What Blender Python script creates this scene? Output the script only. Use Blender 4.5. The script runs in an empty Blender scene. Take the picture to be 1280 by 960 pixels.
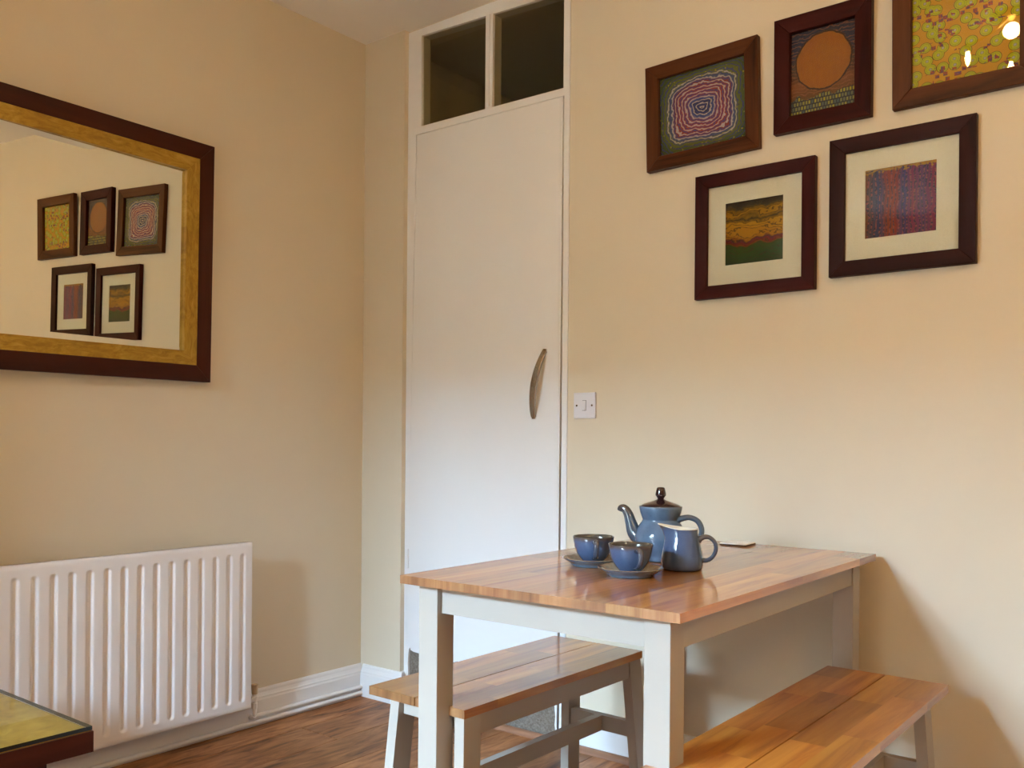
import bpy, bmesh, math, random
from mathutils import Vector, Matrix
random.seed(7)
S = bpy.context.scene
COL = S.collection
PI = math.pi
# ------------------------------------------------------------------ camera
CAM_YAW, CAM_ROLL = 0.66602, 0.008294
cd = bpy.data.cameras.new('camera'); cam = bpy.data.objects.new('camera', cd); COL.objects.link(cam)
fw = Vector((-math.sin(CAM_YAW), math.cos(CAM_YAW), 0)); r0 = Vector((math.cos(CAM_YAW), math.sin(CAM_YAW), 0)); u0 = r0.cross(fw)
cc, ss = math.cos(CAM_ROLL), math.sin(CAM_ROLL)
rr = cc * r0 + ss * u0; uu = -ss * r0 + cc * u0
mw = Matrix((rr, uu, -fw)).transposed().to_4x4(); mw.translation = Vector((2.75, -2.55, 1.03))
cam.matrix_world = mw
cd.sensor_width = 36; cd.lens = 1143.48 / 1280 * 36; cd.shift_y = (549.66 - 480) / 1280; cd.clip_start = .02
S.camera = cam
# ------------------------------------------------------------------ light
WIN = (0.62, 1.38, 0.90, 2.22)          # daylight opening in the front wall: x0, x1, z0, z1
ROOM_X, ROOM_Y, CEIL = 4.7, -4.2, 2.615
SKY, GROUND = 156.0, 6.0
BULB, PENDANT, BULB_COL = 64.0, 120.0, (1, .60, .22)
S.view_settings.view_transform = 'Standard'; S.view_settings.look = 'None'
S.view_settings.exposure = 1.4; S.view_settings.gamma = 1
W = bpy.data.worlds.new('overcast_sky'); S.world = W; W.use_nodes = True
wt = W.node_tree; wt.nodes.clear()
tc = wt.nodes.new('ShaderNodeTexCoord'); sx = wt.nodes.new('ShaderNodeSeparateXYZ'); rp = wt.nodes.new('ShaderNodeValToRGB')
bg = wt.nodes.new('ShaderNodeBackground'); ow = wt.nodes.new('ShaderNodeOutputWorld'); mp = wt.nodes.new('ShaderNodeMapRange')
wt.links.new(tc.outputs['Generated'], sx.inputs[0]); wt.links.new(sx.outputs['Z'], mp.inputs['Value'])
mp.inputs['From Min'].default_value = -1; mp.inputs['From Max'].default_value = 1
wt.links.new(mp.outputs[0], rp.inputs[0]); wt.links.new(rp.outputs[0], bg.inputs['Color']); wt.links.new(bg.outputs[0], ow.inputs[0])
g = GROUND / SKY
rp.color_ramp.elements[0].position = .49; rp.color_ramp.elements[0].color = (g, g * .95, g * .85, 1)
rp.color_ramp.elements[1].position = .52; rp.color_ramp.elements[1].color = (.585, .87, 1.22, 1)
bg.inputs['Strength'].default_value = SKY
pl = bpy.data.lights.new('window_portal', 'AREA'); po = bpy.data.objects.new('window_portal', pl); COL.objects.link(po)
pl.shape = 'RECTANGLE'; pl.size = WIN[1] - WIN[0]; pl.size_y = WIN[3] - WIN[2]; pl.cycles.is_portal = True
po.location = ((WIN[0] + WIN[1]) / 2, ROOM_Y - .11, (WIN[2] + WIN[3]) / 2); po.rotation_euler = (PI / 2, 0, 0)   # faces +y

# ------------------------------------------------------------------ node helpers
class T:
    def __init__(s, name):
        s.m = bpy.data.materials.new(name); s.m.use_nodes = True; s.t = s.m.node_tree; s.t.nodes.clear()
        s.out = s.n('ShaderNodeOutputMaterial')
    def n(s, typ, **k):
        d = s.t.nodes.new(typ)
        for a, v in k.items(): setattr(d, a, v)
        return d
    def put(s, sock, v):
        if isinstance(v, bpy.types.NodeSocket): s.t.links.new(v, sock)
        elif isinstance(v, (tuple, list)) and sock.type == 'RGBA' and len(v) == 3: sock.default_value = (*v, 1)
        else: sock.default_value = v
    def math(s, op, a, b=0.0, c=0.0, clamp=False):
        d = s.n('ShaderNodeMath', operation=op, use_clamp=clamp)
        s.put(d.inputs[0], a); s.put(d.inputs[1], b); s.put(d.inputs[2], c); return d.outputs[0]
    def co(s): return s.n('ShaderNodeTexCoord').outputs['Object']
    def xyz(s, v):
        d = s.n('ShaderNodeSeparateXYZ'); s.put(d.inputs[0], v); return d.outputs
    def comb(s, x, y, z):
        d = s.n('ShaderNodeCombineXYZ')
        for i, v in enumerate((x, y, z)): s.put(d.inputs[i], v)
        return d.outputs[0]
    def scale(s, v, sc, off=None):
        d = s.n('ShaderNodeMapping'); s.put(d.inputs[0], v); d.inputs['Scale'].default_value = sc
        if off is not None: s.put(d.inputs['Location'], off)
        return d.outputs[0]
    def noise(s, v, sc, det=3, rough=.55, dist=0.0):
        d = s.n('ShaderNodeTexNoise'); s.put(d.inputs['Vector'], v); d.inputs['Scale'].default_value = sc
        d.inputs['Detail'].default_value = det; d.inputs['Roughness'].default_value = rough; d.inputs['Distortion'].default_value = dist
        return d.outputs['Fac']
    def voro(s, v, sc, feature='F1'):
        d = s.n('ShaderNodeTexVoronoi', feature=feature); s.put(d.inputs['Vector'], v); d.inputs['Scale'].default_value = sc
        return d.outputs
    def ramp(s, f, stops, interp='LINEAR'):
        d = s.n('ShaderNodeValToRGB'); s.put(d.inputs[0], f); cr = d.color_ramp; cr.interpolation = interp
        while len(cr.elements) < len(stops): cr.elements.new(.5)
        for e, (p, c) in zip(cr.elements, stops): e.position = p; e.color = (*c, 1)
        return d.outputs[0]
    def mix(s, f, a, b, blend='MIX'):
        d = s.n('ShaderNodeMix', data_type='RGBA', blend_type=blend)
        s.put(d.inputs[0], f); s.put(d.inputs[6], a); s.put(d.inputs[7], b); return d.outputs[2]
    def rnd(s): return s.n('ShaderNodeObjectInfo').outputs['Random']
    def bump(s, h, dist=.001, strength=.4):
        d = s.n('ShaderNodeBump'); s.put(d.inputs['Height'], h); d.inputs['Distance'].default_value = dist; d.inputs['Strength'].default_value = strength
        return d.outputs[0]
    def bsdf(s, col, rough=.5, metal=0.0, normal=None, coat=0.0, spec=.5, emit=None, es=0.0):
        d = s.n('ShaderNodeBsdfPrincipled'); s.put(d.inputs['Base Color'], col); s.put(d.inputs['Roughness'], rough); s.put(d.inputs['Metallic'], metal)
        d.inputs['Coat Weight'].default_value = coat; d.inputs['Coat Roughness'].default_value = .1; d.inputs['Specular IOR Level'].default_value = spec
        if normal is not None: s.put(d.inputs['Normal'], normal)
        if emit is not None: s.put(d.inputs['Emission Color'], emit); d.inputs['Emission Strength'].default_value = es
        s.t.links.new(d.outputs[0], s.out.inputs[0]); return s.m

def paint(name, col, rough, spec=.5, grain=900, depth=.0002, blotch=.03):
    t = T(name); c = t.co()
    f = t.noise(c, 3.0, 2)
    cl = t.mix(f, tuple(x * (1 - blotch) for x in col), tuple(min(1, x * (1 + blotch)) for x in col))
    return t.bsdf(cl, rough, normal=t.bump(t.noise(c, grain, 2), depth, .25), spec=spec)

M = {}
M['wall'] = paint('cream_wall_paint', (.68, .595, .455), .6, .3, 220, .0004)
M['ceiling'] = paint('white_ceiling_paint', (.90, .87, .82), .8, .2)
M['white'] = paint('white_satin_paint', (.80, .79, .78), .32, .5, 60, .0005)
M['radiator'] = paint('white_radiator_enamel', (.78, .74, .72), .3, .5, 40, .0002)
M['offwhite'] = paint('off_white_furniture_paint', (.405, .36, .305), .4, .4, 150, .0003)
M['closet'] = paint('dull_cupboard_paint', (.60, .54, .38), .8, .2)
M['plastic'] = paint('white_switch_plastic', (.74, .73, .76), .3)
M['black'] = paint('dark_gap', (.02, .018, .015), .9)
M['block_ground'] = paint('light_block_and_ground', (.085, .066, .045), .9)  # dark colour for the added light-blocking wall and the ground before it

def wood(name, lo, hi, dark, rough, coat=0.0, axis=1, var=.35, gs=1.0, bumpd=.0003, huevar=None, spec=.5, st=1.9):
    """grain runs along the given local axis; tone varies from piece to piece"""
    t = T(name); c = t.co(); rn = t.rnd()
    off = t.comb(t.math('MULTIPLY', rn, 37.0), t.math('MULTIPLY', rn, 91.0), t.math('MULTIPLY', rn, 53.0))
    sc = [26 * gs, 26 * gs, 26 * gs]; sc[axis] = st * gs
    v = t.scale(c, sc, off)
    n1 = t.noise(v, 1.0, 4, .6, .7)
    sc2 = [260 * gs] * 3; sc2[axis] = 7 * gs
    n2 = t.noise(t.scale(c, sc2, off), 1.0, 2, .6)
    base = t.ramp(n1, [(.30, dark), (.46, lo), (.68, hi)])
    base = t.mix(t.math('MULTIPLY', n2, .28), base, dark)
    k = t.math('MULTIPLY_ADD', rn, var, 1 - var * .55)
    hsv = t.n('ShaderNodeHueSaturation'); t.put(hsv.inputs['Color'], base); t.put(hsv.inputs['Value'], k)
    if huevar: t.put(hsv.inputs['Hue'], t.math('MULTIPLY_ADD', t.math('FRACT', t.math('MULTIPLY', rn, 7.31)), huevar, .5 - huevar / 2))
    return t.bsdf(hsv.outputs[0], rough, normal=t.bump(n2, bumpd, .3), coat=coat, spec=spec)
M['oak'] = wood('oiled_beech_stave', (.48, .180, .024), (.63, .285, .048), (.29, .082, .010), .38, 1.0, 1, .62, 1.0, .0002, .012)
M['oak_end'] = wood('beech_end_grain', (.29, .125, .042), (.38, .185, .07), (.17, .06, .016), .5, .25, 2, .5, 1.6, .0002, .012)
M['floor'] = wood('walnut_laminate', (.31, .122, .042), (.52, .235, .095), (.075, .025, .009), .45, .0, 1, .62, 1.15, .0010, spec=.3, st=5.0)
M['bead'] = wood('brown_floor_bead', (.28, .13, .07), (.36, .18, .1), (.14, .06, .03), .4, 0, 0, .1)
M['mirror_wood'] = wood('dark_mahogany', (.042, .0062, .0016), (.066, .0115, .003), (.022, .003, .001), .40, .0, 0, .05, .6, spec=.22)
M['frame_dark'] = wood('dark_mahogany_moulding', (.036, .0042, .0036), (.052, .0068, .0052), (.016, .002, .0018), .45, .0, 0, .1, .7, spec=.1)
M['frame_black'] = wood('blackish_brown_moulding', (.024, .0042, .0034), (.034, .0066, .005), (.011, .002, .0016), .45, .0, 0, .1, .7, spec=.1)
M['frame_oak'] = wood('stained_pine_moulding', (.075, .020, .005), (.12, .037, .010), (.018, .005, .002), .45, .0, 0, .1, 1.0, spec=.15)

t = T('gold_leaf'); c = t.co()
n = t.noise(t.scale(c, (14, 14, 40)), 1, 5, .65, 1.5)
M['gold'] = t.bsdf(t.ramp(n, [(.3, (.25, .125, .008)), (.5, (.38, .215, .018)), (.72, (.50, .31, .05))]), .40, .3)
t = T('silvered_mirror'); d = t.n('ShaderNodeBsdfGlossy'); d.inputs['Roughness'].default_value = 0.0; d.inputs['Color'].default_value = (.80, .82, .77, 1)
t.t.links.new(d.outputs[0], t.out.inputs[0]); M['mirror'] = t.m
def thin_glass(name, tint, refl=1.0):
    t = T(name); fr = t.n('ShaderNodeFresnel'); fr.inputs[0].default_value = 1.5
    a = t.n('ShaderNodeBsdfTransparent'); a.inputs[0].default_value = (*tint, 1)
    b = t.n('ShaderNodeBsdfGlossy'); b.inputs['Roughness'].default_value = .0
    m = t.n('ShaderNodeMixShader'); t.put(m.inputs[0], t.math('MULTIPLY', t.math('MULTIPLY', fr.outputs[0], refl), t.math('SUBTRACT', 1.0, t.n('ShaderNodeNewGeometry').outputs['Backfacing'])))
    t.t.links.new(a.outputs[0], m.inputs[1]); t.t.links.new(b.outputs[0], m.inputs[2]); t.t.links.new(m.outputs[0], t.out.inputs[0]); return t.m
M['glass'] = thin_glass('clear_glass', (.95, .96, .95))
M['fan_glass'] = thin_glass('old_fanlight_glass', (.80, .78, .68))
M['glass_edge'] = paint('dark_green_glass_edge', (.004, .009, .010), .1)
t = T('brushed_steel'); n = t.noise(t.scale(t.co(), (600, 600, 8)), 1, 2)
M['steel'] = t.bsdf(t.ramp(n, [(.3, (.30, .27, .24)), (.7, (.42, .38, .34))]), .27, 1.0)
t = T('rough_grey_board'); c = t.co()
n = t.noise(t.scale(c, (130, 130, 190)), 1, 4, .7); n2 = t.noise(c, 18, 3)
M['board'] = t.bsdf(t.mix(t.math('MULTIPLY', n2, .6), t.ramp(n, [(.3, (.075, .058, .043)), (.5, (.20, .165, .13)), (.7, (.33, .285, .235))]), (.16, .11, .07)), .9, normal=t.bump(n, .002, .8))
t = T('dark_worn_edge'); M['torn'] = t.bsdf((.05, .035, .025), .9)

def glaze(name, blue, brown, z0, z1, inside=None, rough=.07):
    """blue stoneware glaze that breaks to brown towards the rim height (z0..z1)"""
    t = T(name); c = t.co(); x, y, z = t.xyz(c)
    n = t.noise(t.scale(c, (40, 40, 25)), 1, 3); sp = t.noise(c, 420, 2)
    zz = t.math('MULTIPLY_ADD', t.math('SUBTRACT', n, .5), (z1 - z0) * 1.1, z)
    mr = t.n('ShaderNodeMapRange', interpolation_type='SMOOTHSTEP'); t.put(mr.inputs[0], zz); mr.inputs[1].default_value = z0; mr.inputs[2].default_value = z1
    b = t.mix(n, tuple(q * .75 for q in blue), tuple(q * 1.25 for q in blue))
    b = t.mix(t.math('MULTIPLY', t.math('GREATER_THAN', sp, .63), .25), b, (.03, .04, .055))
    return t.bsdf(t.mix(mr.outputs[0], b, brown), rough, coat=.3, spec=.55)
BL = (.095, .150, .225); BR = (.085, .062, .048)
M['pot'] = glaze('blue_glaze_teapot', BL, BR, .128, .142)
M['pot_dark'] = glaze('grey_blue_glaze_limbs', (.070, .098, .130), BR, .100, .135)
M['jug_dark'] = glaze('grey_blue_glaze_jug_handle', (.052, .066, .095), BR, .050, .095)
M['cup_dark'] = glaze('grey_blue_glaze_cup_handle', (.056, .076, .115), BR, .035, .065)
M['jug'] = glaze('blue_glaze_jug', (.060, .095, .175), BR, .088, .104)
M['cup'] = glaze('blue_glaze_cup', (.062, .100, .185), BR, .050, .062)
M['saucer'] = glaze('blue_glaze_saucer', BL, (.07, .05, .04), .0155, .0195)
t = T('olive_brown_glaze'); n = t.noise(t.co(), 30, 3)
M['cup_in'] = t.bsdf(t.ramp(n, [(.3, (.045, .038, .030)), (.7, (.085, .072, .055))]), .1, coat=.3)
t = T('sandy_green_glaze'); n = t.noise(t.co(), 45, 3)
M['saucer_in'] = t.bsdf(t.ramp(n, [(.35, (.20, .13, .085)), (.55, (.27, .22, .16)), (.75, (.17, .18, .15))]), .12, coat=.3)
t = T('cream_glaze'); M['cream'] = t.bsdf((.72, .66, .53), .15, coat=.3)
t = T('aubergine_glaze'); n = t.noise(t.co(), 60, 2); M['lid'] = t.bsdf(t.ramp(n, [(.3, (.022, .008, .010)), (.7, (.040, .016, .017))]), .1, coat=.4)
t = T('cork'); n = t.noise(t.co(), 300, 3); M['cork'] = t.bsdf(t.ramp(n, [(.3, (.05, .028, .015)), (.7, (.13, .075, .04))]), .9)
t = T('pale_coaster_face'); n = t.noise(t.co(), 60, 3); M['coaster'] = t.bsdf(t.ramp(n, [(.3, (.82, .79, .72)), (.7, (.86, .83, .77))]), .35)
t = T('mount_card'); n = t.noise(t.co(), 300, 2); M['mount'] = t.bsdf(t.ramp(n, [(.3, (.70, .66, .53)), (.7, (.75, .71, .58))]), .85)
t = T('beige_cap_plastic'); M['cap'] = t.bsdf((.55, .43, .28), .4)
t = T('bulb_glow'); M['bulb'] = t.bsdf((1, .9, .75), .3, emit=BULB_COL, es=BULB)
t = T('pendant_glow'); M['pendant'] = t.bsdf((1, .9, .75), .3, emit=BULB_COL, es=PENDANT)
t = T('brass'); M['brass'] = t.bsdf((.5, .36, .15), .3, 1.0)

# generic abstract prints in the palette of the pictures; local x -0.5..0.5, z -0.5..0.5
def ink(t, col, sat=1.2, val=.8):
    h = t.n('ShaderNodeHueSaturation'); t.put(h.inputs['Color'], col); h.inputs['Saturation'].default_value = sat; h.inputs['Value'].default_value = val
    return t.bsdf(h.outputs[0], .6, spec=.2)
def print_rings():
    t = T('print_concentric_bands'); c = t.co(); x, y, z = t.xyz(c)
    w = t.noise(t.scale(c, (4, 1, 4)), 1, 2); w1 = t.noise(t.scale(c, (22, 1, 22)), 1, 2); w2 = t.noise(t.scale(c, (55, 1, 55)), 1, 2)
    ax = t.math('ABSOLUTE', x); az = t.math('ABSOLUTE', z)
    p = t.math('POWER', t.math('ADD', t.math('POWER', ax, 4.0), t.math('POWER', az, 4.0)), .25)
    d = t.math('MULTIPLY_ADD', t.math('SUBTRACT', w, .5), .13, p)
    d = t.math('MULTIPLY_ADD', t.math('SUBTRACT', w1, .5), .05, d)
    base = t.ramp(t.math('MULTIPLY', d, 2.0), [(0, (.015, .02, .05)), (.19, (.02, .03, .08)), (.23, (.10, .15, .30)), (.31, (.24, .07, .11)), (.48, (.36, .07, .05)), (.64, (.24, .05, .05)), (.70, (.08, .10, .20)), (.77, (.15, .16, .03)), (1, (.05, .075, .02))])
    ph = t.math('SINE', t.math('MULTIPLY', d, 150.0))
    col = t.mix(t.math('MULTIPLY', t.math('GREATER_THAN', ph, .62), t.math('LESS_THAN', d, .40)), base, (.52, .42, .40))
    col = t.mix(t.math('MULTIPLY', t.math('LESS_THAN', ph, -.70), .85), col, (.05, .055, .20))
    sp = t.voro(t.scale(c, (20, 1, 20)), 1)['Distance']
    col = t.mix(t.math('MULTIPLY', t.math('LESS_THAN', sp, .22), t.math('GREATER_THAN', d, .37)), col, t.mix(t.math('GREATER_THAN', w2, .5), (.42, .36, .05), (.03, .03, .09)))
    return ink(t, col, 1.15, .85)
def print_disc():
    t = T('print_orange_disc'); c = t.co(); x, y, z = t.xyz(c)
    n = t.noise(t.scale(c, (6, 1, 9)), 1, 4); n3 = t.noise(t.scale(c, (14, 1, 14)), 1, 4)
    sky = t.ramp(t.math('ADD', z, .5), [(0, (.12, .12, .02)), (.22, (.14, .05, .015)), (.36, (.22, .075, .03)), (.44, (.10, .03, .015)), (.55, (.08, .045, .03)), (.75, (.025, .025, .06)), (1, (.012, .015, .045))])
    ln = t.math('GREATER_THAN', t.math('SINE', t.math('MULTIPLY', t.math('ADD', z, t.math('MULTIPLY', n, .16)), 130.0)), .72)
    sky = t.mix(t.math('MULTIPLY', ln, .6), sky, (.32, .13, .07))
    dz = t.math('SUBTRACT', z, .10)
    r = t.math('SQRT', t.math('ADD', t.math('MULTIPLY', x, x), t.math('MULTIPLY', t.math('MULTIPLY', dz, dz), 1.6)))
    r = t.math('MULTIPLY_ADD', t.math('SUBTRACT', n, .5), .07, r)
    col = t.mix(t.math('LESS_THAN', r, .42), sky, t.mix(n3, (.26, .075, .006), (.42, .15, .018)))
    col = t.mix(t.math('LESS_THAN', t.math('ABSOLUTE', t.math('SUBTRACT', r, .42)), .012), col, (.04, .012, .008))
    ch = t.n('ShaderNodeTexBrick'); t.put(ch.inputs['Vector'], t.comb(x, z, 0.0)); ch.inputs['Scale'].default_value = 11
    ch.inputs['Color1'].default_value = (.42, .36, .05, 1); ch.inputs['Color2'].default_value = (.05, .09, .10, 1); ch.inputs['Mortar'].default_value = (.02, .02, .03, 1)
    ch.inputs['Mortar Size'].default_value = .09; ch.inputs['Brick Width'].default_value = .5; ch.inputs['Row Height'].default_value = .6
    col = t.mix(t.math('LESS_THAN', t.math('MULTIPLY_ADD', t.math('SUBTRACT', n, .5), .25, z), -.30), col, ch.outputs[0])
    return ink(t, col, 1.1, .85)
def print_circles():
    t = T('print_yellow_circles'); c = t.co(); x, y, z = t.xyz(c)
    n = t.noise(t.scale(c, (4, 1, 4)), 1, 3); n2 = t.noise(t.scale(c, (50, 1, 50)), 1, 2)
    cc_ = t.comb(x, z, 0.0)
    vo = t.n('ShaderNodeTexVoronoi', voronoi_dimensions='2D'); t.put(vo.inputs['Vector'], cc_); vo.inputs['Scale'].default_value = 7.5; vo.inputs['Randomness'].default_value = .75
    dd = vo.outputs['Distance']
    base = t.mix(n, (.56, .23, .010), (.60, .36, .03))
    ring = t.ramp(dd, [(0, (.42, .40, .33)), (.09, (.20, .20, .10)), (.12, (.48, .47, .02)), (.27, (.24, .30, .02)), (.30, (.44, .44, .02)), (.40, (.03, .025, .008)), (.435, (.5, .3, .02))], 'CONSTANT')
    col = t.mix(t.math('LESS_THAN', dd, .435), base, ring)
    v2 = t.n('ShaderNodeTexVoronoi', voronoi_dimensions='2D', distance='CHEBYCHEV'); t.put(v2.inputs['Vector'], cc_); v2.inputs['Scale'].default_value = 15
    sel = t.math('GREATER_THAN', t.noise(t.scale(c, (3, 1, 6), (9, 0, 4)), 1, 1), .54)
    blob = t.math('MULTIPLY', t.math('LESS_THAN', v2.outputs['Distance'], .30), sel)
    col = t.mix(blob, col, t.mix(t.math('GREATER_THAN', n2, .5), (.36, .06, .02), (.10, .05, .10)))
    return ink(t, col, 1.05, .9)
def print_bands():
    t = T('print_ochre_green_bands'); c = t.co(); x, y, z = t.xyz(c)
    n = t.noise(t.scale(c, (3.0, 1, 5)), 1, 3); n2 = t.noise(t.scale(c, (40, 1, 40)), 1, 2)
    h = t.math('ADD', t.math('MULTIPLY_ADD', t.math('SUBTRACT', n, .5), .42, z), .5)
    col = t.ramp(h, [(0, (.012, .040, .014)), (.18, (.025, .07, .02)), (.31, (.04, .075, .012)), (.34, (.26, .035, .012)), (.41, (.10, .02, .045)), (.45, (.44, .19, .02)), (.62, (.50, .25, .035)), (.69, (.08, .05, .018)), (.78, (.42, .21, .03)), (.90, (.04, .035, .028)), (1, (.012, .012, .016))])
    ln = t.math('GREATER_THAN', t.math('SINE', t.math('MULTIPLY', h, 110.0)), .74)
    col = t.mix(t.math('MULTIPLY', ln, .75), col, t.mix(n2, (.008, .015, .008), (.09, .035, .012)))
    return ink(t, col, 1.15, .8)
def print_stripes():
    t = T('print_purple_stripes'); c = t.co(); x, y, z = t.xyz(c)
    n = t.noise(t.scale(c, (5, 1, 3.5)), 1, 3); n2 = t.noise(t.scale(c, (20, 1, 30)), 1, 3)
    h = t.math('ADD', t.math('MULTIPLY_ADD', t.math('SUBTRACT', n, .5), .14, x), .5)
    col = t.ramp(h, [(0, (.26, .10, .02)), (.10, (.08, .045, .07)), (.22, (.025, .03, .11)), (.32, (.24, .045, .03)), (.44, (.28, .04, .018)), (.54, (.03, .028, .13)), (.66, (.22, .035, .08)), (.80, (.09, .03, .11)), (1, (.26, .02, .04))])
    ln = t.math('GREATER_THAN', t.math('SINE', t.math('MULTIPLY', h, 120.0)), .35)
    col = t.mix(t.math('MULTIPLY', ln, .85), col, t.mix(t.math('GREATER_THAN', n2, .52), (.012, .012, .045), (.34, .10, .10)))
    col = t.mix(t.math('MULTIPLY', t.math('GREATER_THAN', t.math('ADD', z, t.math('MULTIPLY', n2, .25)), .56), .85), col, (.46, .24, .02))
    return ink(t, col, 1.15, .8)

# ------------------------------------------------------------------ object helpers
def link(name, bm, mat, parent=None, loc=(0, 0, 0), rot=(0, 0, 0), smooth=False):
    bmesh.ops.recalc_face_normals(bm, faces=bm.faces)
    me = bpy.data.meshes.new(name); bm.to_mesh(me); bm.free()
    for m in (mat if isinstance(mat, (list, tuple)) else [mat]): me.materials.append(m)
    if smooth: me.shade_smooth()
    o = bpy.data.objects.new(name, me); COL.objects.link(o); o.location = loc; o.rotation_euler = rot
    if parent: o.parent = parent
    return o
def empty(name, loc=(0, 0, 0), rot=(0, 0, 0), parent=None):
    o = bpy.data.objects.new(name, None); COL.objects.link(o); o.location = loc; o.rotation_euler = rot; o.empty_display_size = .05
    if parent: o.parent = parent
    return o
def tag(o, label, cat, group=None):
    o['label'] = label; o['category'] = cat
    if group: o['group'] = group
    return o
def struct(o): o['kind'] = 'structure'; return o
def box(bm, x0, x1, y0, y1, z0, z1, bev=0.0, mi=0):
    vs = [bm.verts.new(p) for p in ((x0, y0, z0), (x1, y0, z0), (x1, y1, z0), (x0, y1, z0), (x0, y0, z1), (x1, y0, z1), (x1, y1, z1), (x0, y1, z1))]
    fs = [bm.faces.new([vs[i] for i in f]) for f in ((3, 2, 1, 0), (4, 5, 6, 7), (0, 1, 5, 4), (1, 2, 6, 5), (2, 3, 7, 6), (3, 0, 4, 7))]
    for f in fs: f.material_index = mi
    if bev:
        es = list({e for f in fs for e in f.edges})
        bmesh.ops.bevel(bm, geom=es, offset=bev, segments=2, profile=.5, affect='EDGES')
    return vs
def boxo(name, dims, mat, parent=None, bev=0.0, loc=(0, 0, 0), rot=(0, 0, 0)):
    bm = bmesh.new(); box(bm, *dims, bev=bev); return link(name, bm, mat, parent, loc, rot)
def hexa(bm, a, b):
    """two quads (4 points each) joined into a solid"""
    v = [bm.verts.new(p) for p in a] + [bm.verts.new(p) for p in b]
    for f in ((0, 1, 2, 3), (7, 6, 5, 4), (0, 4, 5, 1), (1, 5, 6, 2), (2, 6, 7, 3), (3, 7, 4, 0)): bm.faces.new([v[i] for i in f])
def lathe(bm, prof, n=48, mi=0, close=False):
    rings = []
    for r, z in prof:
        if r < 1e-5: rings.append([bm.verts.new((0, 0, z))])
        else: rings.append([bm.verts.new((r * math.cos(2 * PI * k / n), r * math.sin(2 * PI * k / n), z)) for k in range(n)])
    for a, b in zip(rings, rings[1:]):
        for k in range(n):
            q = [a[k % len(a)], a[(k + 1) % len(a)], b[(k + 1) % len(b)], b[k % len(b)]]
            q = list(dict.fromkeys(q))
            if len(q) > 2: bm.faces.new(q).material_index = mi
def tube(bm, pts, radii, n=16, flat=1.0, side=None, mi=0):
    """swept tube; radii per point; flat squeezes the section across 'side'"""
    P = [Vector(p) for p in pts]; rings = []
    for i, p in enumerate(P):
        d = (P[min(i + 1, len(P) - 1)] - P[max(i - 1, 0)]).normalized()
        s = Vector(side) if side is not None else (Vector((0, 0, 1)) if abs(d.z) < .9 else Vector((1, 0, 0)))
        a = (s - d * s.dot(d)).normalized(); b = d.cross(a)
        r = radii[i] if isinstance(radii, (list, tuple)) else radii
        rings.append([bm.verts.new(p + a * r * math.cos(2 * PI * k / n) + b * r * flat * math.sin(2 * PI * k / n)) for k in range(n)])
    for r1, r2 in zip(rings, rings[1:]):
        for k in range(n): bm.faces.new((r1[k], r1[(k + 1) % n], r2[(k + 1) % n], r2[k])).material_index = mi
    bm.faces.new(rings[0][::-1]).material_index = mi; bm.faces.new(rings[-1]).material_index = mi
def spline(pts, n=8):
    P = [Vector(p) for p in pts]; P = [2 * P[0] - P[1]] + P + [2 * P[-1] - P[-2]]; out = []
    for i in range(1, len(P) - 2):
        for k in range(n):
            t = k / n; a, b, c, d = P[i - 1:i + 3]
            out.append(.5 * (2 * b + (c - a) * t + (2 * a - 5 * b + 4 * c - d) * t * t + (3 * b - a - 3 * c + d) * t ** 3))
    return out + [P[-2]]
def lerp_list(v, n):
    out = []
    for i in range(len(v) - 1):
        for k in range(n): out.append(v[i] + (v[i + 1] - v[i]) * k / n)
    return out + [v[-1]]
def extrude_profile(bm, prof, axis, a, b):
    """closed 2-D profile (p, z) swept along axis 'x' (p is y) or 'y' (p is x)"""
    f = (lambda p, z, s: (s, p, z)) if axis == 'x' else (lambda p, z, s: (p, s, z))
    A = [bm.verts.new(f(p, z, a)) for p, z in prof]; B = [bm.verts.new(f(p, z, b)) for p, z in prof]
    n = len(prof)
    for k in range(n): bm.faces.new((A[k], A[(k + 1) % n], B[(k + 1) % n], B[k]))
    bm.faces.new(A[::-1]); bm.faces.new(B)
def copy_tree(o, parent=None):
    c = o.copy(); COL.objects.link(c)
    if parent: c.parent = parent
    for ch in o.children: copy_tree(ch, c)
    return c

# ------------------------------------------------------------------ room shell
YP = -.025                                     # face of the boxed strip left of the door
struct(boxo('wall_left', (-.12, 0, ROOM_Y, .1, 0, CEIL), M['wall']))
bm = bmesh.new(); box(bm, .985, ROOM_X, 0, .12, 0, CEIL); box(bm, 0, .222, YP, .12, 0, CEIL); box(bm, .222, .985, .0, .12, 2.60, CEIL)
struct(link('wall_right', bm, M['wall']))
struct(boxo('wall_side', (ROOM_X, ROOM_X + .1, ROOM_Y, .12, 0, CEIL), M['wall']))
bm = bmesh.new(); fy0, fy1 = ROOM_Y - .2, ROOM_Y
box(bm, -.12, WIN[0], fy0, fy1, 0, CEIL); box(bm, WIN[1], ROOM_X + .1, fy0, fy1, 0, CEIL)
box(bm, 0, .60, fy1, -2.75, 0, CEIL); box(bm, WIN[0], WIN[1], fy0, fy1, 0, WIN[2]); box(bm, WIN[0], WIN[1], fy0, fy1, WIN[3], CEIL)  # first box: unseen nib added to keep daylight off the left wall
struct(link('wall_front', bm, M['wall']))
struct(boxo('ceiling', (-.12, ROOM_X + .1, fy0, .12, CEIL, CEIL + .1), M['ceiling']))
# the dark cupboard behind the door and its fanlight
bm = bmesh.new()
box(bm, .02, .06, .12, 1.1, 0, 2.66); box(bm, 1.25, 1.29, .12, 1.1, 0, 2.66); box(bm, .02, 1.29, 1.1, 1.14, 0, 2.66); box(bm, .02, 1.29, .12, 1.14, 2.64, 2.68)
struct(link('wall_back', bm, M['closet']))
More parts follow.
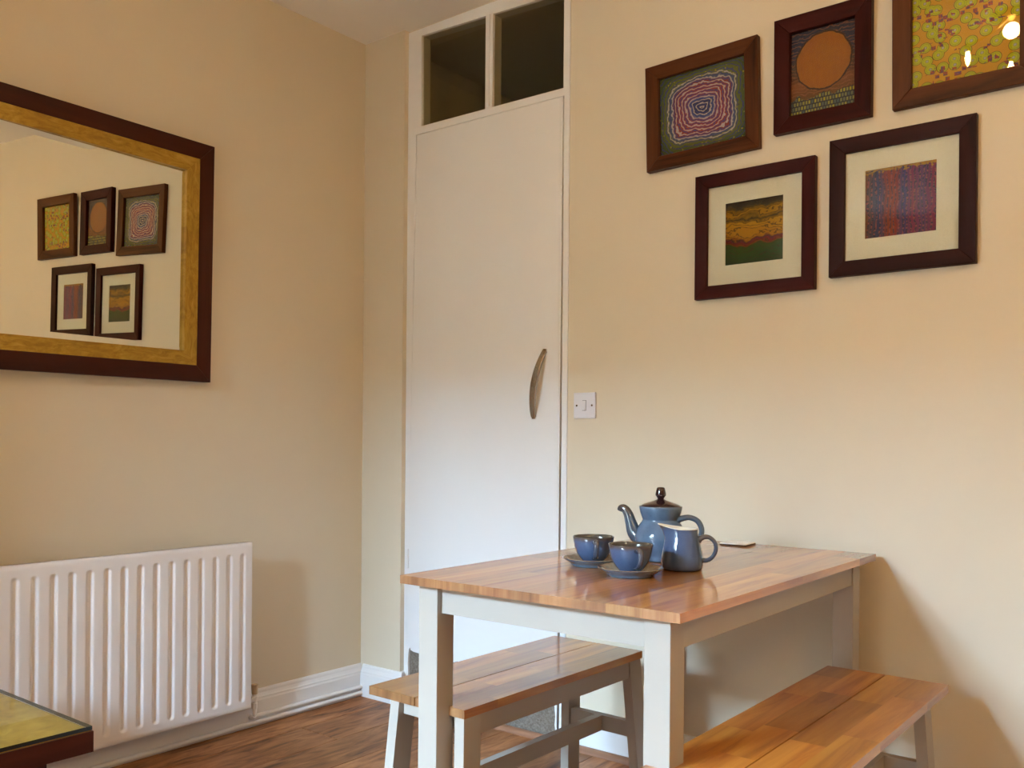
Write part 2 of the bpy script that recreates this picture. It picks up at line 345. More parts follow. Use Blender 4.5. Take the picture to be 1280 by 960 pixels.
# floor: sub-base and the boards
fl = struct(boxo('floor', (-.12, ROOM_X + .1, fy0, 1.14, -.08, -.014), M['black']))
pw = .192; bm = bmesh.new(); box(bm, 0, pw - .0012, 0, 1.21, -.014, 0, bev=.0016)
first = None; i = 0
for cx in range(25):
    y = .02 - [0, .47, .9, .25, .68][cx % 5]; k = 0
    y0s = [y + 1.2125 - 1.2125 * q for q in range(7)]
    for yy in y0s:
        if yy - 1.2125 > .3 or yy < ROOM_Y - .1: continue
        if first is None:
            first = link('plank', bm, M['floor'], fl, (-.03 + cx * pw, yy - 1.2125, 0)); continue
        o = first.copy(); COL.objects.link(o); o.location = (-.03 + cx * pw, yy - 1.2125, 0)
# skirting
def skirt(sgn):
    return [(0, 0), (.018, 0), (.018, .088), (.0155, .094), (.0155, .099), (.012, .104), (.0085, .112), (.0075, .120), (.005, .126), (0, .127)]
bm = bmesh.new(); extrude_profile(bm, [(p, z) for p, z in skirt(1)], 'y', YP - .0005, -2.75)
struct(link('baseboard_left', bm, M['white']))
bm = bmesh.new(); extrude_profile(bm, [(YP - p, z) for p, z in skirt(1)], 'x', .0185, .2395)
extrude_profile(bm, [(.222 + p, z) for p, z in skirt(1)], 'y', YP, -.004)
struct(link('baseboard_back', bm, M['white']))
bm = bmesh.new(); extrude_profile(bm, [(-p, z) for p, z in skirt(1)], 'x', .988, ROOM_X)
struct(link('baseboard_right', bm, M['white']))
q = [(0, 0)] + [(-.019 * math.cos(a), .019 * math.sin(a)) for a in [PI / 2 * k / 6 for k in range(7)]]
bm = bmesh.new(); extrude_profile(bm, [(-.006 + p, z) for p, z in q], 'x', .242, .985); struct(link('trim_1', bm, M['bead']))
bm = bmesh.new(); extrude_profile(bm, [(-.0185 + p, z) for p, z in q], 'x', .987, ROOM_X); struct(link('trim_2', bm, M['bead']))

# ------------------------------------------------------------------ cupboard door with fanlight
door = struct(empty('door_1', (0, 0, 0)))
FY0, FY1 = -.004, .09
bm = bmesh.new()
hexa(bm, [(.2222, FY0, 0), (.2345, FY0, 0), (.2345, FY1, 0), (.2222, FY1, 0)], [(.2222, FY0, 2.2057), (.2665, FY0, 2.2054), (.2665, FY1, 2.2054), (.2222, FY1, 2.2057)])
link('left_jamb', bm, M['white'], door)
bm = bmesh.new(); box(bm, .9625, .9848, FY0, FY1, 0, 2.2002); link('right_jamb', bm, M['white'], door)
# leaf: white face with a torn lower edge that bares the rough board
top = [(.2700, 2.2035), (.9575, 2.1985)]
edge = [(.9475, .012), (.9480, .03), (.9440, .06), (.9465, .09), (.9430, .12), (.9445, .15), (.9380, .172)]
x = .925
while x > .262:
    edge.append((x, .205 + random.uniform(-.006, .007))); x -= random.uniform(.018, .04)
edge += [(.2580, .213), (.2545, .222), (.2500, .214), (.2465, .19), (.2440, .16), (.2470, .12), (.2455, .08), (.2500, .05), (.2500, .012)]
poly = [(.2375, .012), (.2375, .30)] + [top[0], top[1], (.9535, .30), (.9520, .012)] + edge
bm = bmesh.new()
A = [bm.verts.new((x, FY0, z)) for x, z in poly]; B = [bm.verts.new((x, .012, z)) for x, z in poly]
bm.faces.new(A); bm.faces.new(B[::-1])
for k in range(len(A)): bm.faces.new((A[k], A[(k + 1) % len(A)], B[(k + 1) % len(A)], B[k]))
leaf = link('door_panel', bm, M['white'], door)
bm = bmesh.new(); box(bm, .9445, .9495, FY0 - .0012, FY0, .22, 2.195); link('lipping', bm, M['white'], leaf)
bm = bmesh.new(); box(bm, .2400, .9560, .0125, .032, .006, 2.19); link('door_back', bm, M['black'], door)
kb = boxo('kick_board', (.2440, .9490, .004, .0122, .008, .24), M['board'], door); kb['label'] = 'rough grey board bared where the white facing has torn away'
for z in (1.865, .565):
    bm = bmesh.new(); bmesh.ops.create_cone(bm, cap_ends=True, segments=12, radius1=.0042, radius2=.0042, depth=.075)
    xh = .2375 + (z - .3) / 1.9 * .0315
    link('hinge', bm, M['white'], door, (xh - .0005, FY0 - .0020, z))
# bowed pull handle
hd = []; N = 20
for k in range(N + 1):
    s = k / N; b = math.sin(PI * s)
    hd.append((.846 + .046 * s, FY0 - .003 - .030 * b ** .8, 1.110 + .226 * s))
bm = bmesh.new(); rings = []
for k, p in enumerate(hd):
    s = k / N; w = .0085 + .0035 * math.sin(PI * s); th = .0055
    d = Vector(hd[min(k + 1, N)]) - Vector(hd[max(k - 1, 0)]); d.normalize(); a = Vector((1, 0, -.2)); a = (a - d * a.dot(d)).normalized(); b = d.cross(a)
    rings.append([bm.verts.new(Vector(p) + a * w * i + b * th * j) for i, j in ((-1, -.7), (-.8, -1), (.8, -1), (1, -.7), (1, .7), (.8, 1), (-.8, 1), (-1, .7))])
for r1, r2 in zip(rings, rings[1:]):
    for k in range(8): bm.faces.new((r1[k], r1[(k + 1) % 8], r2[(k + 1) % 8], r2[k]))
bm.faces.new(rings[0][::-1]); bm.faces.new(rings[-1])
for p in (hd[0], hd[-1]): box(bm, p[0] - .006, p[0] + .006, FY0 - .006, FY0 + .004, p[2] - .007, p[2] + .007)
h = link('door_handle', bm, M['steel'], door, smooth=False); h['label'] = 'bowed brushed steel pull handle'
# fanlight over the door
win = struct(empty('window_1', (0, 0, 0)))
wl, wr, wb = .293, .9590, 2.2345
zt = lambda x: 2.583 - (x - .29) * .045
bm = bmesh.new()
hexa(bm, [(.2222, FY0, 2.2058), (.9848, FY0, 2.2002), (.9848, .045, 2.2002), (.2222, .045, 2.2058)], [(.2222, FY0, wb), (.9848, FY0, wb - .008), (.9848, .045, wb - .008), (.2222, .045, wb)])
hexa(bm, [(.2222, FY0, wb), (wl, FY0, wb), (wl, .045, wb), (.2222, .045, wb)], [(.2222, FY0, 2.61), (wl - .003, FY0, 2.61), (wl - .003, .045, 2.61), (.2222, .045, 2.61)])
box(bm, wr, .9848, FY0, .045, wb - .0077, 2.61)
hexa(bm, [(wl - .003, FY0, zt(wl)), (wr, FY0, zt(wr)), (wr, .045, zt(wr)), (wl - .003, .045, zt(wl))], [(wl - .003, FY0, 2.61), (wr, FY0, 2.61), (wr, .045, 2.61), (wl - .003, .045, 2.61)])
fr = link('window_frame', bm, M['white'], win)
bm = bmesh.new(); box(bm, .6130, .6465, FY0 - .001, .045, wb - .006, 2.575); box(bm, .6245, .6350, FY0 - .006, FY0 - .001, wb, 2.568, bev=.002)
link('mullion', bm, M['white'], win)
for a, b in ((wl - .004, .6130), (.6465, wr)):
    bm = bmesh.new(); box(bm, a, b, .006, .009, wb - .009, 2.60); link('pane', bm, M['fan_glass'], win)
bm = bmesh.new(); box(bm, .20, .985, .12, .26, 2.20, 2.262); link('window_sill', bm, M['closet'], win)

# ------------------------------------------------------------------ hidden daylight window in the front wall
w2 = struct(empty('window_2', (0, 0, 0)))
bm = bmesh.new(); x0, x1, z0, z1 = WIN; f = .06; ya, yb = ROOM_Y - .16, ROOM_Y - .09
box(bm, x0, x0 + f, ya, yb, z0, z1); box(bm, x1 - f, x1, ya, yb, z0, z1); box(bm, x0, x1, ya, yb, z0, z0 + f); box(bm, x0, x1, ya, yb, z1 - f, z1)
box(bm, (x0 + x1) / 2 - .04, (x0 + x1) / 2 + .04, ya, yb, z0, z1)
link('window_frame', bm, M['white'], w2)
for a, b in ((x0 + f, (x0 + x1) / 2 - .04), ((x0 + x1) / 2 + .04, x1 - f)):
    bm = bmesh.new(); box(bm, a, b, ROOM_Y - .13, ROOM_Y - .126, z0 + f, z1 - f); link('pane', bm, M['glass'], w2)

# unseen wall added outside that window to keep daylight off the upper walls
struct(boxo('wall_light_block', (-5, 7, -7.2, -7.0, -.3, 2.68), M['block_ground']))
struct(boxo('floor_garden', (-5, 7, -7.2, fy0, -.35, -.3), M['block_ground']))
# ------------------------------------------------------------------ light switch
sw = tag(empty('light_switch', (1.0575, 0, 1.146)), 'white square light switch on cream wall right of the door', 'light switch')
boxo('switch_plate', (-.0432, .0432, -.0085, -.0005, -.0432, .0432), M['plastic'], sw, bev=.0025)
bm = bmesh.new(); hexa(bm, [(-.0065, -.0085, -.016), (.0065, -.0085, -.016), (.0065, -.0085, .016), (-.0065, -.0085, .016)], [(-.0065, -.0140, -.016), (.0065, -.0140, -.016), (.0065, -.0100, .016), (-.0065, -.0100, .016)])
link('rocker', bm, M['plastic'], sw)
boxo('rocker_shade_outline', (-.0076, .0076, -.0088, -.0080, -.0171, .0171), M['black'], sw)  # dark outline standing in for the shade around the rocker
for s in (-1, 1):
    bm = bmesh.new(); bmesh.ops.create_cone(bm, cap_ends=True, segments=12, radius1=.0036, radius2=.003, depth=.0015); link('screw', bm, M['steel'], sw, (s * .0302, -.0091, 0), (PI / 2, 0, 0))

# ------------------------------------------------------------------ framed pictures on the right wall
def rails(parent, w, h, rw, depth, mat, name='frame_rail', y0=-.0005, lip=.003):
    """four mitred rails, each modelled along its own local x; frame centred on the parent's origin, face towards -y"""
    for k, (L, dist) in enumerate(((w, h / 2), (h, w / 2), (w, h / 2), (h, w / 2))):
        bm = bmesh.new(); a = L / 2; b = a - rw
        fy = -depth
        pts = [(-a, y0, 0), (a, y0, 0), (b, y0, -rw), (-b, y0, -rw)], [(-a, fy, 0), (a, fy, 0), (b, fy + lip, -rw), (-b, fy + lip, -rw)]
        hexa(bm, *pts)
        es = [e for e in bm.edges if all(abs(v.co.y - fy) < lip + 1e-4 for v in e.verts)]
        bmesh.ops.bevel(bm, geom=es, offset=.0012, segments=1, affect='EDGES')
        ang = [0, PI / 2, PI, -PI / 2][k]
        off = Vector((0, 0, dist)); off.rotate(Matrix.Rotation(ang, 3, 'Y'))
        link(name, bm, mat, parent, off, (0, ang, 0))
def picture(cx, cz, w, h, rw, depth, mat, art, label, tilt=0.0, mount=None, lean=0.0):
    p = tag(empty('framed_picture', (cx, -.001 - h / 2 * math.sin(lean), cz), (lean, -tilt, 0)), label, 'picture', 'framed pictures on the right wall')
    rails(p, w, h, rw, depth, mat)
    iw, ih = w - 2 * rw + .004, h - 2 * rw + .004
    boxo('backing_board', (-iw / 2 - .008, iw / 2 + .008, -.004, -.0006, -ih / 2 - .008, ih / 2 + .008), M['cork'], p)
    if mount:
        mx0, mx1, mz0, mz1 = mount; bm = bmesh.new(); X, Z = iw / 2, ih / 2
        c = .0015
        for a in ((-X, mx0, -Z, Z), (mx1, X, -Z, Z), (mx0, mx1, -Z, mz0), (mx0, mx1, mz1, Z)): box(bm, a[0], a[1], -.0075, -.0055, a[2], a[3])
        link('mount', bm, M['mount'], p); pw_, ph_ = mx1 - mx0 + .01, mz1 - mz0 + .01; pc = ((mx0 + mx1) / 2, (mz0 + mz1) / 2)
    else: pw_, ph_, pc = iw, ih, (0, 0)
    bm = bmesh.new(); box(bm, -.5, .5, -.0005, .0005, -.5, .5)
    o = link('print', bm, art, p, (pc[0], -.0048, pc[1])); o.scale = (pw_, 1, ph_)
    boxo('glass', (-iw / 2, iw / 2, -.0105, -.0090, -ih / 2, ih / 2), M['glass'], p)
picture(1.4766, 2.0462, .372, .330, .043, .022, M['frame_oak'], print_rings(), 'brown pine frame with red and blue ringed print, leftmost on upper row', .026)
picture(1.8466, 2.0750, .272, .326, .045, .024, M['frame_dark'], print_disc(), 'small dark upright frame with orange disc print, middle of upper row', .0)
picture(2.2105, 2.0775, .346, .328, .047, .022, M['frame_oak'], print_circles(), 'pine frame with yellow print of green circles, cut by the top right corner', .0, None, .03)
picture(1.6480, 1.6461, .3675, .3735, .0385, .022, M['frame_dark'], print_bands(), 'dark red-brown frame with white mount and green and ochre print', .0, (-.0905, .0875, -.0905, .0945))
picture(2.0570, 1.6743, .370, .377, .041, .022, M['frame_black'], print_stripes(), 'blackish frame with white mount and purple striped print, lower right', .0, (-.0920, .0885, -.0915, .0930))

# ------------------------------------------------------------------ mirror on the left wall
MW, MH = .98, .7955
# hangs a touch proud of the wall: leans forward and stands off a little at its far end
mn = Vector((1, math.tan(math.radians(1.6)), math.tan(math.radians(-.93)))).normalized(); mu = Vector((0, 0, 1)).cross(mn).normalized(); mv = mn.cross(mu)
mir = tag(empty('wall_mirror'), 'large wall mirror in dark brown and gold frame above the white radiator', 'mirror')
mm = Matrix((mu, -mn, mv)).transposed()
mir.location = Vector((.031, -.74, 1.215)) - mn * .0305 + mu * (-.005 - MW / 2) + mv * (.0005 + MH / 2); mir.rotation_euler = mm.to_euler()
rails(mir, MW, MH, .0545, .0305, M['mirror_wood'], 'outer_rail', lip=.0)
inner = empty('gold_slip', (0, 0, 0), parent=mir)
for k, (L, dist) in enumerate(((MW - .109, MH / 2 - .0545), (MH - .109, MW / 2 - .0545)) * 2):
    bm = bmesh.new(); a = L / 2; b = a - .0455
    hexa(bm, [(-a, -.004, 0), (a, -.004, 0), (b, -.004, -.0455), (-b, -.004, -.0455)], [(-a, -.0285, 0), (a, -.0285, 0), (b, -.0258, -.0455), (-b, -.0258, -.0455)])
    ang = [0, PI / 2, PI, -PI / 2][k]; off = Vector((0, 0, dist)); off.rotate(Matrix.Rotation(ang, 3, 'Y'))
    link('gold_rail', bm, M['gold'], inner, off, (0, ang, 0))
gx, gz, TH = MW / 2 - .0985, MH / 2 - .0985, .0145
bm = bmesh.new(); bv = .020
o_ = [bm.verts.new(p) for p in ((-gx, -.0122, -gz), (gx, -.0122, -gz), (gx, -.0122, gz), (-gx, -.0122, gz))]
i_ = [bm.verts.new(p) for p in ((-gx + bv, -.0130, -gz + bv), (gx - bv, -.0130, -gz + bv), (gx - bv, -.0130, gz - bv), (-gx + bv, -.0130, gz - bv))]
bm.faces.new(i_)
for k in range(4): bm.faces.new((o_[k], o_[(k + 1) % 4], i_[(k + 1) % 4], i_[k]))
b_ = [bm.verts.new(p) for p in ((-gx, -.006, -gz), (gx, -.006, -gz), (gx, -.006, gz), (-gx, -.006, gz))]
bm.faces.new(b_[::-1])
for k in range(4): bm.faces.new((b_[k], b_[(k + 1) % 4], o_[(k + 1) % 4], o_[k]))
link('mirror_glass', bm, M['mirror'], mir, (0, -gx * math.sin(TH), 0), (0, 0, TH))
bm = bmesh.new(); e = .002
for a in ((-gx - e, gx + e, gz - .0008, gz + e), (-gx - e, gx + e, -gz - e, -gz + .0008), (-gx - e, -gx + .0008, -gz, gz), (gx - .0008, gx + e, -gz, gz)): box(bm, a[0], a[1], -.0254, -.005, a[2], a[3])
link('sight_edge', bm, M['frame_black'], mir)

# ------------------------------------------------------------------ radiator
rad = tag(empty('radiator', (0, 0, 0)), 'white ribbed panel radiator on the left wall under the mirror', 'radiator')
RY1, RY0, RZ0, RZ1, RX = -.6185, -1.72, .0955, .6690, .1
pitch, g0 = .0532, -.6590
cols = [RY1]; k = 0
while True:
    c0 = g0 - k * pitch
    if c0 - .02 < RY0: break
    cols += [c0 + d for d in (.0175, .0140, .0115, .0090, .0060, .0020, -.0020, -.0060, -.0090, -.0115, -.0140, -.0175)]; k += 1
cols.append(RY0); ngr = k
gz0, gz1 = .1270, .6330
zs = [RZ0, RZ0 + .004, RZ0 + .016] + [gz0 - .004 + .0028 * i for i in range(12)] + [.20, .36, .52] + [gz1 + .004 - .0028 * i for i in range(11, -1, -1)] + [RZ1 - .016, RZ1 - .004, RZ1]
def depth(y, z):
    kk = round((g0 - y) / pitch); kk = min(max(kk, 0), ngr - 1); cy = g0 - kk * pitch
    zc = min(max(z, gz0 + .011), gz1 - .011); d = math.hypot(y - cy, z - zc)
    s = min(max((.0130 - d) / .0085, 0), 1); s = s * s * (3 - 2 * s)
    e = min(z - RZ0, RZ1 - z, RY1 - y, y - RY0); rim = .004 if e < .001 else 0
    return .0065 * s + rim
bm = bmesh.new(); V = [[bm.verts.new((RX - depth(y, z), y, z)) for z in zs] for y in cols]
for a, b in zip(V, V[1:]):
    for j in range(len(zs) - 1): bm.faces.new((a[j], b[j], b[j + 1], a[j + 1]))
link('front_panel', bm, M['radiator'], rad, smooth=True)
bm = bmesh.new()
box(bm, RX - .024, RX - .0045, RY0, RY1, RZ0, RZ0 + .004); box(bm, RX - .024, RX - .0045, RY0, RY1, RZ1 - .004, RZ1)
box(bm, RX - .024, RX - .0045, RY1 - .003, RY1, RZ0, RZ1); box(bm, RX - .024, RX - .0045, RY0, RY0 + .003, RZ0, RZ1); box(bm, RX - .024, RX - .018, RY0, RY1, RZ0, RZ1)
link('back_panel', bm, M['radiator'], rad)
bm = bmesh.new(); y = RY1 - .03
while y > RY0 + .03: box(bm, .030, RX - .0241, y - .0006, y + .0006, RZ0 + .03, RZ1 - .03); y -= .0266
link('convector_fins', bm, M['radiator'], rad)['kind'] = 'stuff'
for y in (-.80, -1.50): boxo('bracket', (.0005, RX - .0242, y - .015, y + .015, .2, .58), M['radiator'], rad)
val = tag(empty('radiator_valve', (.062, -.5790, .10)), 'radiator lockshield valve with beige cap at lower right corner of radiator', 'valve')
bm = bmesh.new(); lathe(bm, [(0, .030), (.0095, .030), (.0105, .034), (.0125, .060), (.0125, .064), (0, .065)], 24); link('valve_cap', bm, M['cap'], val, smooth=False)
bm = bmesh.new(); lathe(bm, [(0, .0), (.0085, 0), (.0085, .012), (.0115, .013), (.0115, .022), (.008, .024), (.008, .0295), (0, .0295)], 20); lathe(bm, [(0, -.020), (.0105, -.020), (.0105, -.001), (0, -.001)], 6)
tube(bm, [(0, -.004, .010), (0, -.036, .010)], .007, 14)
link('valve_body', bm, M['white'], val)
bm = bmesh.new(); tube(bm, spline([(0, 0, -.0205), (0, 0, -.045), (-.014, .004, -.058), (-.0355, .008, -.061)], 5), .0072, 14); link('valve_tail', bm, M['white'], val)
bm = bmesh.new(); tube(bm, [(.0256, -.5690, .0390), (.0256, -.0445, .0390)], .0073, 16)
tag(link('heating_pipe', bm, M['white'], smooth=False), 'upper white heating pipe running along the skirting from valve to corner', 'pipe', 'heating pipes along the skirting')
bm = bmesh.new(); tube(bm, [(.0262, -2.7, .0160), (.0262, -.0445, .0160)], .0080, 16)
tag(link('heating_pipe', bm, M['white'], smooth=False), 'lower white heating pipe running just above the floor under the radiator', 'pipe', 'heating pipes along the skirting')

# ------------------------------------------------------------------ glass topped side table, bottom left corner
GX0, GX1, GY0, GY1, GZ = .245, .9620, -2.42, -1.6235, .45
gt = tag(empty('glass_table', ((GX0 + GX1) / 2, (GY0 + GY1) / 2, 0)), 'low dark wood table with glass over gold top, bottom left corner', 'table')
hx, hy = (GX1 - GX0) / 2, (GY1 - GY0) / 2
for k in range(4):
    L, dd = ((2 * hy, hx), (2 * hx, hy))[k % 2]; bm = bmesh.new(); a = L / 2
    hexa(bm, [(-a, 0, .398), (a, 0, .398), (a - .055, -.055, .398), (-a + .055, -.055, .398)], [(-a, 0, .4395), (a, 0, .4395), (a - .055, -.055, .4395), (-a + .055, -.055, .4395)])
    ang = -PI / 2 + k * PI / 2; off = Vector((0, dd, 0)); off.rotate(Matrix.Rotation(ang, 3, 'Z'))
    o = link('apron', bm, M['mirror_wood'], gt, off, (0, 0, ang))
bm = bmesh.new(); box(bm, -hx + .004, hx - .004, -hy + .004, hy - .004, .4396, .4415)
link('gold_top', bm, M['gold'], gt)
for sx_ in (-1, 1):
    for sy_ in (-1, 1):
        cx_, cy_ = sx_ * (hx - .092), sy_ * (hy - .092); boxo('leg', (cx_ - .030, cx_ + .030, cy_ - .030, cy_ + .030, 0, .398), M['mirror_wood'], gt, bev=.003)
bm = bmesh.new(); box(bm, -hx + .002, hx - .002, -hy + .002, hy - .002, .4420, .4500)
for f in bm.faces: f.material_index = 0 if abs(f.normal.z) > .5 else 1
bm.normal_update()
for f in bm.faces: f.material_index = 0 if abs(f.calc_center_median().z - .4460) > .003 else 1
link('glass_top', bm, [M['glass'], M['glass_edge']], gt)

# ------------------------------------------------------------------ dining table
def stave_rows(parent, x0, x1, y0, y1, z0, z1, nstrip, lens, seed, mat, name='stave', end=None):
    rs = random.Random(seed); w = (x1 - x0) / nstrip
    for i in range(nstrip):
        cuts = [y0]; y = y0 + rs.uniform(*lens) * rs.uniform(.45, 1)
        while y < y1 - lens[0] * .4: cuts.append(y); y += rs.uniform(*lens)
        cuts.append(y1)
        for a, b in zip(cuts, cuts[1:]):
            bm = bmesh.new(); box(bm, -w / 2, w / 2, -(b - a) / 2, (b - a) / 2, -(z1 - z0) / 2, (z1 - z0) / 2)
            if end:
                bm.normal_update()
                for f in bm.faces: f.material_index = 1 if abs(f.normal.y) > .5 else 0
            link(name, bm, [mat, end] if end else mat, parent, (x0 + w * (i + .5), (a + b) / 2, (z0 + z1) / 2))
TX0, TX1, TY0, TY1, TZ = 1.3365, 2.0110, -1.1400, -.0420, .735
dt = tag(empty('dining_table', ((TX0 + TX1) / 2, (TY0 + TY1) / 2, 0)), 'dining table with wooden block top and off-white painted legs against the wall', 'dining table')
hx, hy = (TX1 - TX0) / 2, (TY1 - TY0) / 2
tt = boxo('tabletop', (-hx + .003, hx - .003, -hy + .003, hy - .003, TZ - .0165, TZ - .0015), M['oak'], dt)
stave_rows(tt, -hx, hx, -hy, hy, TZ - .0178, TZ, 9, (.30, .62), 5, M['oak'], end=M['oak_end'])
LT = TZ - .0182
ix0, ix1, iy0, iy1 = -hx + .030, hx - .0335, -hy + .0290, hy - .025
lw = .0535
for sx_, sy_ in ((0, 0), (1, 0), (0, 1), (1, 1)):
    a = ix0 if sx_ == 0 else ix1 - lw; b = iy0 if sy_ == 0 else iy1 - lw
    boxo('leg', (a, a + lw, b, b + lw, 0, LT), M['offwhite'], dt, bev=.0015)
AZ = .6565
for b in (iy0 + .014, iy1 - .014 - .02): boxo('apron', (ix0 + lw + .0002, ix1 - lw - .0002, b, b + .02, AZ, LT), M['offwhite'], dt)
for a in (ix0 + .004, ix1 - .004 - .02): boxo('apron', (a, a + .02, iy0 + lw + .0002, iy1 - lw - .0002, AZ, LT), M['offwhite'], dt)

# ------------------------------------------------------------------ benches
def bench(x0, x1, y0, y1, label, seed, inl, inr, rot=0.0):
    """inl, inr: how far the leg frame stands in from the seat's left and right edge"""
    b = tag(empty('bench', ((x0 + x1) / 2, (y0 + y1) / 2, 0), (0, 0, rot)), label, 'bench', 'benches at the dining table')
    hx, hy = (x1 - x0) / 2, (y1 - y0) / 2; Z = .45
    for s, (a, c) in enumerate(((-hx, -.0016), (.0016, hx))):
        sb = boxo('seat_board', (a + .002, c - .002, -hy + .002, hy - .002, Z - .0180, Z - .0015), M['oak'], b)
        stave_rows(sb, a, c, -hy, hy, Z - .0195, Z, 2, (.18, .38), seed + s, M['oak'], end=M['oak_end'])
    tp = Z - .0198; sw_, sd = .027, .055                      # leg section: across the bench, along it
    L, R_ = -hx + inl, hx - inr; ey = hy - .004; dx0, dy0 = .024, .030
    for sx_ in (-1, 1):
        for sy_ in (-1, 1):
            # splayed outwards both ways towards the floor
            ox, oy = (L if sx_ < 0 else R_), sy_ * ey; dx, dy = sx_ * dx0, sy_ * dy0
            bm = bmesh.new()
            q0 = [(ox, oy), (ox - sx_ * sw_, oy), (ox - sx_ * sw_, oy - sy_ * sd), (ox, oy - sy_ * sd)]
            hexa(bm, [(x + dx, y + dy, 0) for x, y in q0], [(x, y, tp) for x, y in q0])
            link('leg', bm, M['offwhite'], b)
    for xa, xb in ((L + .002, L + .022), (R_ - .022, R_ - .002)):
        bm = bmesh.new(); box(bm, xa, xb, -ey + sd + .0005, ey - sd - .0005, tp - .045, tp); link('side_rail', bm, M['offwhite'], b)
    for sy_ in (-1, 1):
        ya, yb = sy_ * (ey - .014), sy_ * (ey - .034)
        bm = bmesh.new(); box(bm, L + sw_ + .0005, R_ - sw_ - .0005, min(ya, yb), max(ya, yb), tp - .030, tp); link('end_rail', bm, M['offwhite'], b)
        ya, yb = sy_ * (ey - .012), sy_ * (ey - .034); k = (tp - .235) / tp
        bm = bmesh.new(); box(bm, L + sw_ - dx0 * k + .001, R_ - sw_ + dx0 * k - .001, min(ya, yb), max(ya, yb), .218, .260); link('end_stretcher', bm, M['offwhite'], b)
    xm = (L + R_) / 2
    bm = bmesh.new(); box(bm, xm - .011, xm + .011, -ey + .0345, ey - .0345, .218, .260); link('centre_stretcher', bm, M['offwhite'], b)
    return b
bench(1.1700, 1.4700, -1.0690, -.3360, 'bench behind the table in its shade, between the table and the white door', 21, .070, .004, -.0157)
bench(1.9300, 2.2205, -1.1600, -.1700, 'light wood bench in front of the table at lower right', 31, .036, .042)

# ------------------------------------------------------------------ tea set
IMG_R = CAM_YAW                                              # angle of the picture's rightward direction
# teapot
tp = tag(empty('teapot', (1.6450, -.5480, TZ + .0002), (0, 0, IMG_R - .42)), 'blue glazed teapot with dark knobbed lid, tallest of the tea set', 'teapot')
bm = bmesh.new()
lathe(bm, [(0, .002), (.040, .002), (.043, 0), (.0460, .002), (.0475, .006), (.0465, .010), (.0500, .018), (.0580, .034), (.0625, .050), (.0625, .062), (.0580, .078), (.0510, .090), (.0455, .098), (.0440, .1015), (.0448, .103), (.0470, .109), (.0505, .119), (.0525, .128), (.0530, .1325), (.0522, .1345), (.0500, .1345), (.0485, .1320), (.0455, .120), (.0410, .104), (.0550, .06), (.043, .008), (0, .008)], 56)
link('body', bm, M['pot'], tp, smooth=True)
bm = bmesh.new()
lathe(bm, [(0, .1290), (.0478, .1290), (.0488, .1335), (.0470, .1365), (.0400, .1400), (.0300, .1435), (.0200, .1465), (.0120, .1490), (.0095, .1510), (0, .1512)], 48)
ld = link('lid', bm, M['lid'], tp, smooth=True)
bm = bmesh.new(); lathe(bm, [(0, .1512), (.0080, .1512), (.0078, .1535), (.0100, .1565), (.0132, .1610), (.0130, .1650), (.0112, .1735), (.0098, .1790), (.0070, .1808), (0, .1812)], 32); link('lid_knob', bm, M['lid'], ld, smooth=True)
pts = spline([(-.046, 0, .050), (-.066, 0, .066), (-.0755, 0, .090), (-.0830, 0, .112), (-.0925, 0, .1245), (-.1010, 0, .1255), (-.1045, 0, .1190)], 7)
bm = bmesh.new(); tube(bm, pts, lerp_list([.0235, .0185, .0145, .0120, .0102, .0088, .0072], 7), 18, 1.0, (0, 1, 0)); link('spout', bm, M['pot_dark'], tp, smooth=True)
pts = spline([(.036, 0, .096), (.050, 0, .1045), (.072, 0, .1090), (.093, 0, .1000), (.1020, 0, .078), (.094, 0, .050), (.076, 0, .034), (.056, 0, .030)], 7)
bm = bmesh.new(); tube(bm, pts, lerp_list([.0130, .0115, .0102, .0098, .0096, .0096, .0100, .0110], 7), 16, .68, (0, 1, 0)); link('handle', bm, M['pot_dark'], tp, smooth=True)
# milk jug: lathe pulled to a lip on its -x side
jg = tag(empty('milk_jug', (1.7610, -.6560, TZ + .0002), (0, 0, IMG_R - .30)), 'small blue glazed milk jug with cream rim, right front of tea set', 'jug')
def lip_shape(bm):
    for v in bm.verts:
        r = math.hypot(v.co.x, v.co.y)
        if r < 1e-6: continue
        c = -v.co.x / r; h = min(max((v.co.z - .062) / .032, 0), 1)
        k = max(c, 0) ** 6 * h * h
        v.co.x -= .021 * k; v.co.z += (.0055 * k + .004 * max(c, 0) * h)
bm = bmesh.new()
lathe(bm, [(0, .002), (.038, .002), (.0405, 0), (.0440, .0015), (.0470, .006), (.0480, .014), (.0470, .030), (.0432, .052), (.0385, .072), (.0358, .084), (.0355, .0900), (.0357, .0935)], 64)
lip_shape(bm); link('body', bm, M['jug'], jg, smooth=True)
bm = bmesh.new(); lathe(bm, [(.0357, .0935), (.0355, .0947), (.0345, .0953), (.0330, .0945), (.0322, .0900), (.0345, .075), (.0395, .055), (.0440, .030), (.0440, .012), (.036, .006), (0, .005)], 64)
lip_shape(bm); o = link('inner_glaze', bm, M['cream'], jg, smooth=True); o['label'] = 'cream glazed rim and inside'
pts = spline([(.036, 0, .068), (.046, 0, .0755), (.060, 0, .0765), (.0730, 0, .066), (.0760, 0, .050), (.0700, 0, .034), (.058, 0, .0245), (.043, 0, .0235)], 7)
bm = bmesh.new(); tube(bm, pts, lerp_list([.0095, .0082, .0068, .0064, .0064, .0064, .0070, .0085], 7), 16, .75, (0, 1, 0)); link('handle', bm, M['jug_dark'], jg, smooth=True)
